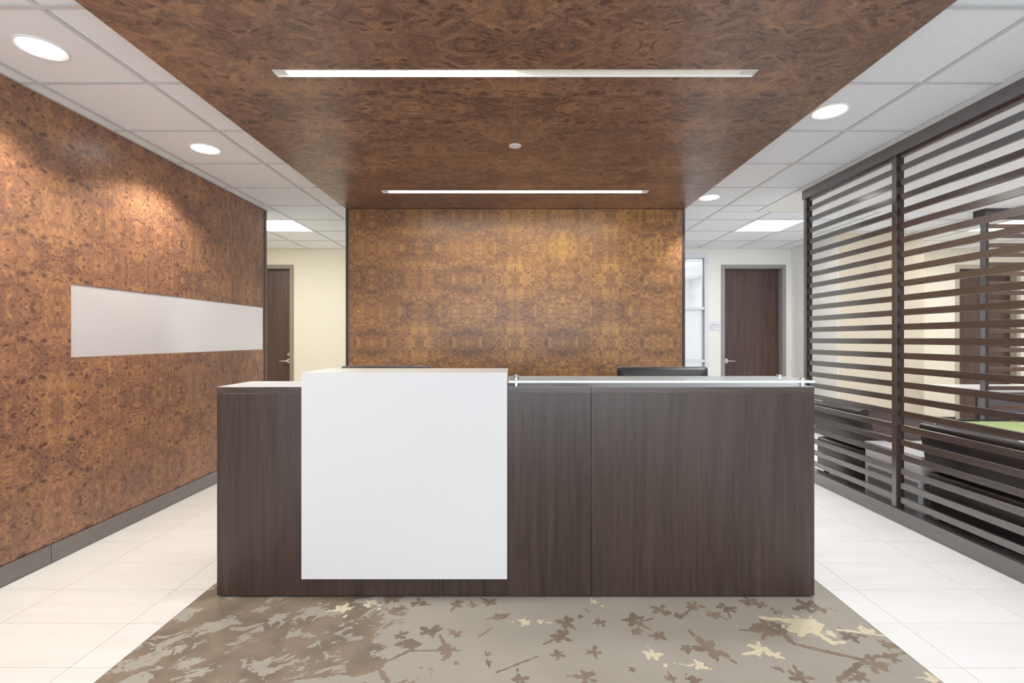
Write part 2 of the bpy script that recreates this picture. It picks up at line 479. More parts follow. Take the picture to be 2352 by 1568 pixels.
# carpet: fields for printed figures are stored per vertex and cut to a ragged edge by the material
def carpet():
    xs = np.arange(-1.616, 1.6431, 0.0095)
    ys = np.concatenate([np.array([-3.0, -1.5, 0.2, 1.0]), np.arange(1.25, 2.75, 0.0095), np.array([3.5, 5.0])])
    X, Y = np.meshgrid(xs, ys)
    dark = np.full(X.shape, -2.0); cream = np.full(X.shape, -2.0)
    def fl(x, y):                       # a place on the carpet given as seen: returns metres
        d = 1105 * 1.32 / (y - 778.0)
        return (x - 1183.0) * d / 1105.0, d
    def ell(F, cx, cy, rx, ry, a):
        dx, dy = X - cx, Y - cy
        u = dx * math.cos(a) + dy * math.sin(a); v = -dx * math.sin(a) + dy * math.cos(a)
        np.maximum(F, 1.0 - np.sqrt((u / rx) ** 2 + (v / ry) ** 2), out=F)
    def line(F, p, q, r):
        p = np.array(p); q = np.array(q); d = q - p; L = d @ d
        t = np.clip(((X - p[0]) * d[0] + (Y - p[1]) * d[1]) / L, 0, 1)
        np.maximum(F, 1.0 - np.hypot(X - p[0] - t * d[0], Y - p[1] - t * d[1]) / r, out=F)
    def flower(F, cx, cy, r, n=5):
        a0 = rng.uniform(0, 6.28)
        ell(F, cx, cy, r * 0.45, r * 0.45, 0)
        for i in range(n):
            a = a0 + i * 6.283 / n + rng.uniform(-0.35, 0.35)
            L = r * rng.uniform(0.55, 0.8)
            ell(F, cx + L * math.cos(a), cy + L * math.sin(a), r * rng.uniform(0.45, 0.62), r * rng.uniform(0.26, 0.38), a)
        if rng.random() < 0.6:
            a = rng.uniform(0, 6.28)
            line(F, (cx, cy), (cx + r * 1.9 * math.cos(a), cy + r * 1.9 * math.sin(a)), r * 0.16)
    S = 0.00195                         # metres per seen pixel around here
    for x, y, r in ((1146, 1416, 17), (1301, 1429, 26), (1289, 1460, 26), (1377, 1429, 16), (1452, 1424, 27), (1463, 1450, 16),
                    (1513, 1461, 18), (1518, 1401, 24), (1595, 1391, 21), (1669, 1396, 22), (1641, 1411, 19), (1625, 1488, 34),
                    (1580, 1490, 15), (1281, 1503, 20), (1363, 1496, 18), (1120, 1501, 13), (1194, 1560, 20), (1345, 1555, 24),
                    (1451, 1538, 9), (1350, 1402, 9), (1334, 1415, 9), (1560, 1414, 13), (1765, 1440, 30), (1800, 1450, 34),
                    (1740, 1444, 18), (1850, 1391, 30), (1880, 1398, 20), (1720, 1380, 24), (1745, 1388, 18), (1780, 1403, 15),
                    (1789, 1537, 12), (1838, 1556, 24), (1952, 1463, 20), (2010, 1525, 32), (2050, 1510, 20), (2035, 1478, 15),
                    (1975, 1553, 20), (1541, 1559, 14), (1594, 1562, 16), (991, 1449, 26), (1047, 1455, 16), (1027, 1493, 22),
                    (1050, 1523, 9), (1021, 1512, 9), (822, 1440, 34), (746, 1460, 42), (840, 1483, 40), (815, 1503, 34),
                    (700, 1432, 34), (620, 1450, 34), (860, 1430, 22), (920, 1458, 16), (1125, 1382, 18), (1050, 1387, 18), (960, 1384, 18),
                    (1085, 1389, 12), (900, 1376, 22), (1120, 1520, 10), (1165, 1412, 9)):
        cx, cy = fl(x, y); flower(dark, cx, cy, r * S * (0.85 if y > 1500 else 1.0))
    for a, b, r in (((682, 1558), (790, 1547), 4), ((790, 1547), (866, 1529), 5), ((866, 1529), (940, 1494), 4), ((940, 1494), (1060, 1493), 3.5),
                    ((1027, 1493), (1010, 1458), 4), ((1141, 1544), (1235, 1507), 3), ((866, 1529), (890, 1566), 6),
                    ((1824, 1478), (1906, 1498), 7), ((1906, 1498), (1978, 1514), 6), ((1978, 1514), (2085, 1498), 4), ((1924, 1562), (1975, 1524), 7),
                    ((1945, 1450), (1990, 1462), 4), ((1460, 1430), (1500, 1420), 3.5), ((1100, 1462), (1132, 1440), 3), ((1655, 1500), (1690, 1522), 4),
                    ((1560, 1420), (1582, 1404), 4), ((1700, 1446), (1750, 1450), 4), ((1900, 1395), (1920, 1402), 3), ((2020, 1472), (2075, 1490), 6)):
        line(dark, fl(*a), fl(*b), r * S)
    for x, y, r in ((1205, 1429, 15), (1240, 1427, 9), (1499, 1503, 18), (1602, 1526, 15), (1990, 1447, 17), (1745, 1490, 22), (1782, 1503, 14),
                    (2144, 1557, 17), (790, 1396, 20), (850, 1384, 17), (1365, 1381, 11)):
        cx, cy = fl(x, y); flower(cream, cx, cy, r * S)
    for x, y, rx, ry in ((1384, 1390, 4, 3), (1527, 1529, 6, 5), (1908, 1455, 12, 8), (872, 1397, 7, 4), (793, 1414, 5, 4), (1935, 1475, 9, 4),
                         (1840, 1432, 34, 18), (1868, 1437, 26, 20), (1828, 1446, 26, 12), (1177, 1428, 3, 3)):
        cx, cy = fl(x, y); ell(cream, cx, cy, rx * S, ry * S * 2.0, -0.25)
    for a, b, r in (((1752, 1418), (1830, 1427), 8), ((1870, 1450), (1914, 1477), 8), ((1926, 1446), (1985, 1453), 5), ((1985, 1453), (2034, 1460), 4),
                    ((1548, 1522), (1624, 1535), 2.5), ((1706, 1502), (1740, 1496), 5), ((1254, 1429), (1268, 1429), 3)):
        line(cream, fl(*a), fl(*b), r * S)
    # brown cloud: thick on the left, thinning out past the middle of the white panel
    mass = np.interp(X + 0.35 * (Y - 2.1), [-1.62, -1.2, -0.75, -0.5, -0.25, 1.64], [0.02, 0.03, 0.01, -0.05, -0.22, -0.30])
    nx, ny = len(xs), len(ys)
    verts = np.stack([X.ravel(), Y.ravel(), np.zeros(X.size)], 1)
    idx = np.arange(nx * ny).reshape(ny, nx)
    faces = np.stack([idx[:-1, :-1], idx[:-1, 1:], idx[1:, 1:], idx[1:, :-1]], -1).reshape(-1, 4)
    me = bpy.data.meshes.new('carpet')
    nv = len(verts)
    # a 10 mm thick skirt keeps the carpet a solid
    rim = np.concatenate([idx[0, :], idx[1:, -1], idx[-1, -2::-1], idx[-2:0:-1, 0]])
    low = verts[rim].copy(); low[:, 2] = -0.010
    verts = np.concatenate([verts, low])
    nr = len(rim); j = np.arange(nr)
    side = np.stack([rim[j], nv + j, nv + (j + 1) % nr, rim[(j + 1) % nr]], 1)
    faces = np.concatenate([faces, side])
    me.vertices.add(len(verts)); me.vertices.foreach_set('co', verts.astype(np.float32).ravel())
    me.loops.add(faces.size); me.loops.foreach_set('vertex_index', faces.astype(np.int32).ravel())
    me.polygons.add(len(faces)); me.polygons.foreach_set('loop_start', np.arange(0, faces.size, 4, dtype=np.int32))
    me.update(calc_edges=True); me.validate()
    for nm, F in (('dark', dark), ('cream', cream), ('mass', mass)):
        at = me.attributes.new(nm, 'FLOAT', 'POINT')
        at.data.foreach_set('value', np.concatenate([np.clip(F, -2, 1).ravel(), np.zeros(nr)]).astype(np.float32))
    me.materials.append(M['carpet'])
    o = bpy.data.objects.new('carpet', me); C.objects.link(o)
    tag(o, 'taupe carpet with brown leaf clouds and cream flower splashes under the reception desk', 'carpet')
carpet()

# left veneered wall with its inset metal sign strip
MX0, MX1, MZ0, MZ1 = 2.966, 5.240, 1.204, 1.661
wl = struct(obj('wall_left', mb((-2.90, XL - 0.012, -3.3, 5.298, 0, CZ)), M['paint_white']))
BZ = 0.111
def veneer(boxes, mat):
    return obj('veneer_panel', mb(*boxes), M[mat], wl)
xa, xb = XL - 0.012, XL
g = 0.0006
veneer([(xa, xb, -0.40 + g, 0.83 - g, BZ, CZ)], 'burl_left')
veneer([(xa, xb, 0.83 + g, 2.05 - g, BZ, CZ)], 'burl_left')
veneer([(xa, xb, 2.05 + g, MX0, BZ, CZ), (xa, xb, MX0, 3.27 - g, BZ, MZ0), (xa, xb, MX0, 3.27 - g, MZ1, CZ)], 'burl_left')
veneer([(xa, xb, 3.27 + g, 4.49 - g, BZ, MZ0), (xa, xb, 3.27 + g, 4.49 - g, MZ1, CZ)], 'burl_left')
veneer([(xa, xb, 4.49 + g, MX1, BZ, MZ0), (xa, xb, 4.49 + g, MX1, MZ1, CZ)], 'burl_left_v')
obj('edge_trim', mb((xa - 0.002, xb + 0.002, MX1, 5.264, 0, CZ - 0.004)), M['trim_dark'], wl)
obj('edge_trim', mb((-2.90, xb + 0.004, 5.264, 5.302, 0, CZ - 0.004), bev=0.002), M['trim_brown'], wl)
tag(obj('metal_sign_panel', mb((xa + 0.001, xb - 0.005, MX0 + 0.001, MX1 - 0.001, MZ0 + 0.001, MZ1 - 0.001), bev=0.001), M['steel_sheet']),
    'blank brushed steel strip set into the left veneered wall', 'sign panel')
bl = struct(obj('baseboard_left', mb((XL, XL + 0.010, -0.4, 2.829, 0, BZ), bev=0.0015), M['wood_y']))
obj('board', mb((XL, XL + 0.010, 2.831, 5.26, 0, BZ), bev=0.0015), M['wood_y'], bl)

# veneered wall behind the desk
wm = struct(obj('wall_middle', mb((CXL + 0.006, CXR - 0.006, CYB + 0.014, CYB + 0.16, 0, CZ)), M['trim_dark']))
obj('veneer_panel', mb((CXL + 0.035, -g, CYB, CYB + 0.014, 0.0, CAZ - 0.003)), M['burl_back'], wm)
obj('veneer_panel', mb((g, CXR - 0.034, CYB, CYB + 0.014, 0.0, CAZ - 0.003)), M['burl_back'], wm)
obj('edge_trim', mb((CXL, CXL + 0.026, CYB - 0.004, CYB + 0.165, 0, CAZ - 0.003), bev=0.002), M['trim_dark'], wm)
obj('edge_trim', mb((CXR - 0.026, CXR, CYB - 0.004, CYB + 0.165, 0, CAZ - 0.003), bev=0.002), M['trim_dark'], wm)
obj('edge_bead', mb((CXL + 0.026, CXL + 0.035, CYB - 0.001, CYB + 0.014, 0, CAZ - 0.003)), M['trim_brown'], wm)
obj('edge_bead', mb((CXR - 0.034, CXR - 0.026, CYB - 0.001, CYB + 0.014, 0, CAZ - 0.003)), M['trim_brown'], wm)

# canopy, with two slots for the strip lights
S1, S2 = (2.432, 2.498), (4.407, 4.485)
SX = 1.230
can = thing('ceiling_canopy', (0.0035, 2.3, CAZ), 'dark burl wood canopy hung flat under the white ceiling over the desk', 'canopy')
for x0, x1, ia, ib in ((CXL, -0.0001, -SX, 0), (0.0001, CXR, 0, SX)):
    lo, hi = (ia if ia < 0 else x0), (ib if ib > 0 else x1)
    bxs = [(x0, x1, -1.2, S1[0], CAZ, CZ), (x0, x1, S1[1], S2[0], CAZ, CZ), (x0, x1, S2[1], CYB + 0.16, CAZ, CZ)]
    for s in (S1, S2):
        if ia < 0: bxs.append((x0, -SX, s[0], s[1], CAZ, CZ))
        else: bxs.append((SX, x1, s[0], s[1], CAZ, CZ))
    obj('veneer_panel', mb(*bxs), M['burl_canopy'], can)

def strip_light(s, label, lit_right):
    y0, y1 = s
    t = thing('strip_light', (0, (y0 + y1) / 2, CAZ), label, 'ceiling light', 'recessed strip lights in the canopy')
    fl = 0.006
    obj('trim_frame', mb((-SX, SX, y0, y0 + fl, CAZ - 0.002, CAZ + 0.016), (-SX, SX, y1 - fl, y1, CAZ - 0.002, CAZ + 0.016),
                         (-SX, -SX + fl, y0 + fl, y1 - fl, CAZ - 0.002, CAZ + 0.016), (SX - fl, SX, y0 + fl, y1 - fl, CAZ - 0.002, CAZ + 0.016)),
        M['lamp_white'], t)
    for sx in (-1, 1):
        a, b = sorted((sx * (SX - fl), sx * (SX - fl - 0.055)))
        obj('end_cap', mb((a, b, y0 + fl, y1 - fl, CAZ + 0.004, CAZ + 0.014)), M['lamp_white'], t)
    xe = SX - fl - 0.055
    z0, z1 = CAZ + 0.016, CAZ + 0.0185
    obj('lens', mb((-xe, -0.0005, y0 + fl, y1 - fl, z0, z1)), M['glow_strip'], t, label='lit left lens')
    if lit_right: obj('lens', mb((0.0005, xe, y0 + fl, y1 - fl, z0, z1)), M['glow_strip'], t, label='lit right lens')
    else:
        bm = mb((0.0005, xe, y0 + fl, y1 - fl, z0, z1), (0.0005, xe, y0 + 0.030, y0 + 0.036, z0 - 0.003, z0))
        obj('lens', bm, M['lens_faint_glow'], t, label='unlit right lens with a faint added glow')
    obj('housing', mb((-SX, SX, y0, y1, CAZ + 0.019, CZ)), M['lamp_white'], t)
strip_light(S1, 'recessed strip light nearer the camera with only its left half lit', False)
strip_light(S2, 'recessed strip light fully lit, next to the veneered wall', True)

sp = thing('sprinkler_cover', (0, 3.385, CAZ), 'small round white cover plate in the middle of the burl canopy', 'sprinkler cover')
obj('plate', lathe(bmesh.new(), [(0.036, -0.008), (0.042, -0.007), (0.044, -0.004), (0.044, -0.002)], (0, 3.385, CAZ)), M['lamp_white'], sp, True)
obj('collar', lathe(bmesh.new(), [(0.030, -0.002), (0.030, 0.0)], (0, 3.385, CAZ)), M['trim_dark'], sp)

# suspended ceiling: slab, tees and tiles
TZ = CZ + 0.006
ceil = struct(obj('ceiling', mb((-6.2, 9.2, -3.6, 7.65, CZ + 0.03, CZ + 0.15)), M['grid']))
GX0, GY0, P = 2.25, 5.707, 0.61
DW_X, DW_Y = 2.69, 5.35             # drywall field over the lounge
xs_ = [GX0 + P * i - 0.004 * (i < 0) for i in range(-14, 12)]
ys_ = [GY0 + P * j for j in range(-15, 4)]
TROFF = {(-3.24, 5.707): 1, (2.86, 5.707): 2, (5.91, 5.707): 3, (5.30, 5.707): 0}
def in_dry(x0, x1, y0, y1): return x0 >= DW_X - 1e-6 and y1 <= DW_Y + 1e-6
def clip_cells():
    for i in range(len(xs_) - 1):
        for j in range(len(ys_) - 1):
            x0, x1, y0, y1 = xs_[i], xs_[i + 1], ys_[j], ys_[j + 1]
            parts = [(x0, x1, y0, min(y1, YB))]
            if y0 < DW_Y:                     # part of the row lies beside the drywall
                if x0 >= DW_X: parts = [(x0, x1, max(y0, DW_Y), y1)] if y1 > DW_Y else []
                elif x1 > DW_X:
                    parts = [(x0, DW_X, y0, min(y1, DW_Y))] + ([(x0, x1, DW_Y, y1)] if y1 > DW_Y else [])
            split = []
            for (a, b, c, d) in parts:            # the left wall stops at 5.30
                if a >= XL or c >= 5.302: split.append((a, b, c, d)); continue
                if b > XL + 0.03: split.append((XL, b, c, min(d, 5.302) if a < XL else d))
                if d > 5.33: split.append((a, b, 5.302, d))
            for (a, b, c, d) in split:
                if c < CYB + 0.16 and not (b <= CXL or a >= CXR):
                    if a < CXL: b = CXL
                    elif b > CXR: a = CXR
                    elif d > CYB + 0.17: c = CYB + 0.16
                    else: continue
                if b - a < 0.03 or d - c < 0.03: continue
                if a < -6 or b > 8.95 or d < 0.2: continue
                yield a, b, c, d, x0, y0
troffers = []
for a, b, c, d, x0, y0 in clip_cells():
    if y0 > 5.6 and y0 < 5.8 and (abs(x0 - (-3.244)) < 0.02 or abs(x0 - 2.86) < 0.02 or abs(x0 - 5.91) < 0.02 or abs(x0 - 6.52) < 0.02):
        troffers.append((a, b, c, d)); continue
    if 5.6 < y0 < 5.8 and (abs(x0 + 0.804) < 0.02 or abs(x0 + 4.464) < 0.02 or abs(x0 - 0.42) < 0.02):      # unseen glowing lenses added behind the veneered walls to brighten the corridor
        obj('hidden_fill_lens', mb((a + 0.02, b - 0.02, c + 0.02, d - 0.02, TZ, TZ + 0.01)), M['glow_troffer'], ceil); continue
    obj('ceiling_tile', mb((a + 0.0152, b - 0.0152, c + 0.0152, d - 0.0152, TZ - 0.002, TZ + 0.015)), M['tile_ceiling'], ceil)
# exposed tees
tw = 0.012
def tee(x0, x1, y0, y1): obj('grid_bar', mb((x0, x1, y0, y1, CZ + (0.0006 if x1 - x0 > y1 - y0 else 0.0), TZ + 0.002)), M['grid'], ceil)
for x in xs_:
    if x < -6 or x > 8.95: continue
    if x < XL: tee(x - tw, x + tw, 5.302, YB)
    elif x < CXL or CXR < x < DW_X: tee(x - tw, x + tw, 0.2, YB)
    elif CXL <= x <= CXR: tee(x - tw, x + tw, CYB + 0.165, YB)
    else: tee(x - tw, x + tw, DW_Y, YB)
for y in ys_:
    if y < 0.2 or y > YB - 0.02: continue
    if y < CYB + 0.16:
        tee(XL, CXL, y - tw, y + tw); tee(CXR, DW_X, y - tw, y + tw)
    else: tee(-6.2, DW_X if y < DW_Y else 8.95, y - tw, y + tw)
tee(-6.2, 9.0, YB - 0.02, YB); tee(XL, XL + 0.02, 0.2, 5.30); tee(DW_X, 8.95, DW_Y - tw, DW_Y + tw)
obj('drywall_field', mb((DW_X, 9.0, -3.4, DW_Y - 0.012, CZ, CZ + 0.03)), M['drywall'], ceil)
obj('drywall_field', mb((-2.75, CXL, -3.4, 0.2, CZ, CZ + 0.03), (CXL, CXR, -3.4, -1.2, CZ, CZ + 0.03), (CXR, DW_X, -3.4, 0.2, CZ, CZ + 0.03)), M['drywall'], ceil)

def troffer(a, b, c, d, label, oz=CZ):
    t = thing('troffer_light', ((a + b) / 2, (c + d) / 2, oz), label, 'ceiling light', 'square troffer lights in the suspended ceiling')
    f = 0.018
    obj('frame', mb((a, b, c, c + f, oz - 0.001, oz + 0.02), (a, b, d - f, d, oz - 0.001, oz + 0.02), (a, a + f, c + f, d - f, oz - 0.001, oz + 0.02), (b - f, b, c + f, d - f, oz - 0.001, oz + 0.02)), M['lamp_white'], t)
    obj('lens', mb((a + f, b - f, c + f, d - f, oz + 0.003, oz + 0.012)), M['glow_troffer'], t)
labs = ['lit square ceiling light in the left corridor beside the veneered wall end', 'lit square ceiling light in the right corridor above the dark door with grey frame',
        'lit ceiling light beyond the far slatted screen, left tip showing beside its post', 'lit ceiling light beyond the far slatted screen, farther right of the pair']
troffers.sort()
for tr, lb in zip(troffers, labs): troffer(*tr, lb)

def downlight(x, y, label, lit=True, cone=128, col=(1.0, 0.98, 0.955), gain=1.0):
    t = thing('downlight', (x, y, TZ), label, 'ceiling light', 'round downlights in the suspended ceiling')
    obj('trim_ring', lathe(bmesh.new(), [(0.088, 0.0), (0.088, -0.004), (0.100, -0.009), (0.106, -0.006), (0.107, 0.0)], (x, y, TZ), 48), M['lamp_white'], t, True)
    obj('lens', lathe(bmesh.new(), [(0.0875, -0.001), (0.0875, -0.0055), (0.06, -0.0065)], (x, y, TZ), 48), M['glow_down' if lit else 'lens_faint_glow'], t, True)  # an unlit lens shares the faint added glow
    if lit:
        d = bpy.data.lights.new('downlight_beam', 'SPOT')
        d.energy = W_SPOT * gain; d.spot_size = math.radians(cone); d.spot_blend = 0.45; d.shadow_soft_size = 0.07
        d.color = col
        o = bpy.data.objects.new('downlight_beam', d); C.objects.link(o)
        o.parent = t; o.location = (0, 0, -0.03)
downlight(-2.304, 2.34, 'lit round downlight at the top left, nearest the camera', True, 128, (1.0, 0.91, 0.76), 1.15)
downlight(-2.304, 3.58, 'lit round downlight farther along the ceiling by the left veneered wall', True, 128, (1.0, 0.91, 0.76), 1.15)
downlight(1.957, 2.99, 'large lit round downlight on the right between canopy and slatted screen', True, 128, (1.0, 0.98, 0.97), 1.3)
downlight(1.942, 4.81, 'small lit round downlight on the right near the canopy corner by the veneered wall', True, 92)
downlight(3.73, 5.98, 'unlit round downlight seen faintly through the upper slats', False)
# the same row goes on towards the front door, over and behind the camera
for x, y in ((-2.304, 1.10), (-2.304, -0.6), (1.957, 1.17), (1.957, -0.6)):
    d = bpy.data.lights.new('front_downlight_beam', 'SPOT')
    d.energy = W_SPOT; d.spot_size = math.radians(128); d.spot_blend = 0.45; d.shadow_soft_size = 0.07; d.color = (1.0, 0.98, 0.955)
    o = bpy.data.objects.new('front_downlight_beam', d); C.objects.link(o); o.location = (x, y, CZ - 0.03)

# corridor wall with doors and a tall side window
def wall_boxes(x0, x1, y0, y1, z0, z1, holes):
    out = []; x = x0
    for (a, b, c, d) in sorted(holes):
        if a > x: out.append((x, a, y0, y1, z0, z1))
        if c > z0: out.append((a, b, y0, y1, z0, c))
        if d < z1: out.append((a, b, y0, y1, d, z1))
        x = b
    if x < x1: out.append((x, x1, y0, y1, z0, z1))
    return out
DH = 2.424
D1 = (-4.43, -3.52); D2 = (3.278, 4.180); D3 = (6.944, 7.846)
WX0, WX1, WZ1 = 2.08, 3.023, 2.642
struct(obj('wall_back', mb(*wall_boxes(-6.1, -0.4, YB, YB + 0.12, 0, CZ + 0.03, [(D1[0], D1[1], 0, DH)])), M['paint_cream']))
struct(obj('wall_back', mb(*wall_boxes(-0.4, 4.32, YB, YB + 0.12, 0, CZ + 0.03, [(D2[0], D2[1], 0, DH), (WX0, WX1, 0.0, WZ1)])), M['paint_white']))
struct(obj('wall_back', mb(*wall_boxes(5.40, 9.1, YB, YB + 0.12, 0, CZ + 0.03, [(D3[0], D3[1], 0, DH)])), M['paint_cream_r']))
# projecting block between corridor and lounge
wb = struct(obj('wall_right', mb((4.335, 5.475, 6.44, YB + 0.12, 0, CZ)), M['paint_tan']))
obj('return_face', mb((4.32, 4.335, 6.445, YB, 0, CZ)), M['paint_white'], wb)
ap = tag(obj('access_panel', mb((4.83, 5.05, 6.434, 6.44, 2.06, 2.31), bev=0.002), M['paint_tan']),
         'square wall access panel painted tan, behind the slatted screen', 'access panel')
struct(obj('wall_end_left', mb((-6.1, -5.98, 5.2, YB, 0, CZ)), M['paint_cream']))
struct(obj('wall_front_left', mb((-6.0, -2.90, 5.18, 5.298, 0, CZ)), M['paint_cream']))
struct(obj('wall_end_right', mb((9.0, 9.12, -3.4, YB, 0, CZ)), M['paint_white']))
struct(obj('wall_front', mb((-2.9, 9.1, -3.5, -3.4, 0, 0.15), (-2.9, 9.1, -3.5, -3.4, 2.5, CZ), (2.8, 3.2, -3.5, -3.4, 0.15, 2.5), (8.8, 9.1, -3.5, -3.4, 0.15, 2.5)), M['paint_white']))
# office behind the side window
struct(obj('wall_office', mb((0.3, 0.4, YB + 0.12, 11.7, 0, 2.76), (4.3, 4.4, YB + 0.12, 11.7, 0, 2.76), (0.3, 4.4, 11.7, 11.8, 0, 2.76)), M['paint_office']))
struct(obj('ceiling_office', mb((0.3, 4.4, YB + 0.12, 11.8, 2.76, 2.85)), M['paint_office']))
troffer(1.9, 3.12, 8.75, 9.36, 'lit office ceiling light seen high through the side window, nearer one', 2.74)
troffer(1.9, 3.30, 9.62, 10.23, 'lit office ceiling light seen high through the side window, farther one', 2.74)

def door(n, x0, x1, fmat, hx, lever, deadbolt):
    f = 0.055; yf = YB - 0.012; rec = 0.090
    o = struct(empty('door_%d' % n, ((x0 + x1) / 2, YB, 0)))
    # frame: face, stop and reveal
    obj('door_frame', mb((x0 - f, x0, yf, YB, 0, DH + f), (x1, x1 + f, yf, YB, 0, DH + f), (x0, x1, yf, YB, DH, DH + f),
                         (x0 - 0.002, x0 + 0.004, yf, YB + 0.118, 0, DH), (x1 - 0.004, x1 + 0.002, yf, YB + 0.118, 0, DH), (x0, x1, yf, YB + 0.118, DH - 0.004, DH + 0.001),
                         (x0 + 0.002, x0 + 0.020, YB + rec + 0.045, YB + 0.118 + 0.03, 0, DH), (x1 - 0.020, x1 - 0.002, YB + rec + 0.045, YB + 0.118 + 0.03, 0, DH), (x0, x1, YB + rec + 0.045, YB + 0.118 + 0.03, DH - 0.030, DH), (x0, x1, YB + rec + 0.045, YB + 0.148, 0.0, 0.012)), fmat, o)
    obj('door_leaf', mb((x0 + 0.006, x1 - 0.006, YB + rec, YB + rec + 0.0445, 0.006, DH - 0.008)), M['door_wood'], o)
    y = YB + rec; hz = 0.972
    h = empty('door_handle', (hx, y, hz)); h.parent = o; h.location = Vector((hx, y, hz)) - WLOC[o]
    bm = bmesh.new()
    cyl(bm, (hx, y - 0.006, hz), 1, 0.036, 0.012, 28); cyl(bm, (hx, y - 0.016, hz), 1, 0.030, 0.010, 28, 0.022); cyl(bm, (hx, y - 0.035, hz), 1, 0.012, 0.040, 16)
    obj('rose', bm, M['chrome'], h, True)
    bm = bmesh.new()
    tube(bm, [(hx, y - 0.052, hz), (hx + lever * 0.03, y - 0.056, hz + 0.001), (hx + lever * 0.075, y - 0.056, hz), (hx + lever * 0.128, y - 0.050, hz - 0.003)], 0.0095, 12)
    obj('lever', bm, M['chrome'], h, True)
    if deadbolt:
        bm = bmesh.new(); cyl(bm, (hx, y - 0.006, hz + 0.105), 1, 0.022, 0.012, 24); cyl(bm, (hx, y - 0.014, hz + 0.105), 1, 0.014, 0.006, 20)
        obj('deadbolt', bm, M['chrome'], o, True)
    return o
door(1, D1[0], D1[1], M['frame_taupe'], D1[1] - 0.058, -1, True)
door(2, D2[0], D2[1], M['frame_grey'], D2[0] + 0.060, 1, False)
door(3, D3[0], D3[1], M['frame_pale'], D3[0] + 0.060, 1, True)

win = struct(empty('window_1', ((WX0 + WX1) / 2, YB, 0)))
f = 0.058; ya, yb = YB - 0.015, YB + 0.12
obj('window_frame', mb((WX0, WX0 + f, ya, yb, 0, WZ1), (WX1 - f, WX1, ya, yb, 0, WZ1), (WX0 + f, WX1 - f, ya, yb, WZ1 - f, WZ1), (WX0 + f, WX1 - f, ya, yb, 0, 0.10), bev=0.002), M['frame_white'], win)
obj('mullion', mb((WX0 + f, WX1 - f, ya + 0.01, yb, 1.777, 1.817), bev=0.002), M['frame_white'], win)
obj('mullion', mb((WX0 + f, WX1 - f, ya + 0.01, yb, 0.955, 0.996), bev=0.002), M['frame_white'], win)
gy = YB + 0.05
obj('pane', mb((WX0 + f, WX1 - f, gy, gy + 0.006, 1.817, WZ1 - f)), M['pane'], win)
obj('pane', mb((WX0 + f, WX1 - f, gy, gy + 0.006, 0.996, 1.777)), M['frost'], win, label='frosted pane')
obj('pane', mb((WX0 + f, WX1 - f, gy, gy + 0.006, 0.10, 0.955)), M['frost'], win, label='frosted pane')
obj('glazing_bead', mb((WX1 - f - 0.010, WX1 - f, gy - 0.008, gy, 0.10, WZ1 - f)), M['frame_grey'], win)

# dark base along the corridor walls
struct(obj('baseboard_back', mb((-5.9, D1[0] - 0.056, YB - 0.008, YB, 0, 0.10), (D1[1] + 0.056, WX0, YB - 0.008, YB, 0, 0.10)), M['base_dark']))
struct(obj('baseboard_right', mb((WX1, D2[0] - 0.056, YB - 0.008, YB, 0, 0.10), (5.48, D3[0] - 0.056, YB - 0.008, YB, 0, 0.10), (4.33, 5.475, 6.432, 6.44, 0, 0.10)), M['base_dark']))

# room sign
def lettering(txt, x0, x1, z0, y, parent):
    cu = bpy.data.curves.new('lettering', 'FONT'); cu.body = txt; cu.size = 1.0; cu.extrude = 0.02
    tmp = bpy.data.objects.new('tmp', cu); C.objects.link(tmp)
    bpy.context.view_layer.update()
    me = bpy.data.meshes.new_from_object(tmp.evaluated_get(bpy.context.evaluated_depsgraph_get()))
    bpy.data.objects.remove(tmp); bpy.data.curves.remove(cu)
    xs = [v.co.x for v in me.vertices]; s = (x1 - x0) / (max(xs) - min(xs)); mn = min(xs)
    for v in me.vertices: v.co = Vector(((v.co.x - mn) * s, -v.co.z * s, v.co.y * s))
    me.materials.clear(); me.materials.append(M['ink'])
    o = bpy.data.objects.new('lettering', me); C.objects.link(o)
    o.parent = parent; o.location = Vector((x0, y, z0)) - WLOC[parent]
K = YB / 1105.0
sgn = thing('door_sign', (3.122, YB, 1.451), 'small frosted room name sign on the wall between side window and dark door', 'sign')
obj('plaque', mb((3.024, 3.219, YB - 0.006, YB, 1.503, 1.589)), M['acrylic'], sgn)
obj('slider_rail', mb((3.024, 3.219, YB - 0.007, YB, 1.451, 1.4545), (3.024, 3.219, YB - 0.004, YB, 1.4545, 1.500)), M['acrylic'], sgn)
obj('slider', mb((3.120, 3.212, YB - 0.0075, YB - 0.004, 1.4565, 1.4985)), M['acrylic'], sgn)
obj('grey_divider', mb((3.024, 3.219, YB - 0.003, YB, 1.449, 1.451), (3.024, 3.219, YB - 0.0035, YB, 1.500, 1.503)), M['frame_grey'], sgn)  # thin grey strips below the plaque and the rail
lettering('CORNWALL', 3.060, 3.187, 1.531, YB - 0.0063, sgn)
lettering('OPEN', 3.055, 3.094, 1.4715, YB - 0.0043, sgn)
obj('underline', mb((3.105, 3.148, YB - 0.0062, YB - 0.006, 1.518, 1.5195)), M['acrylic'], sgn)

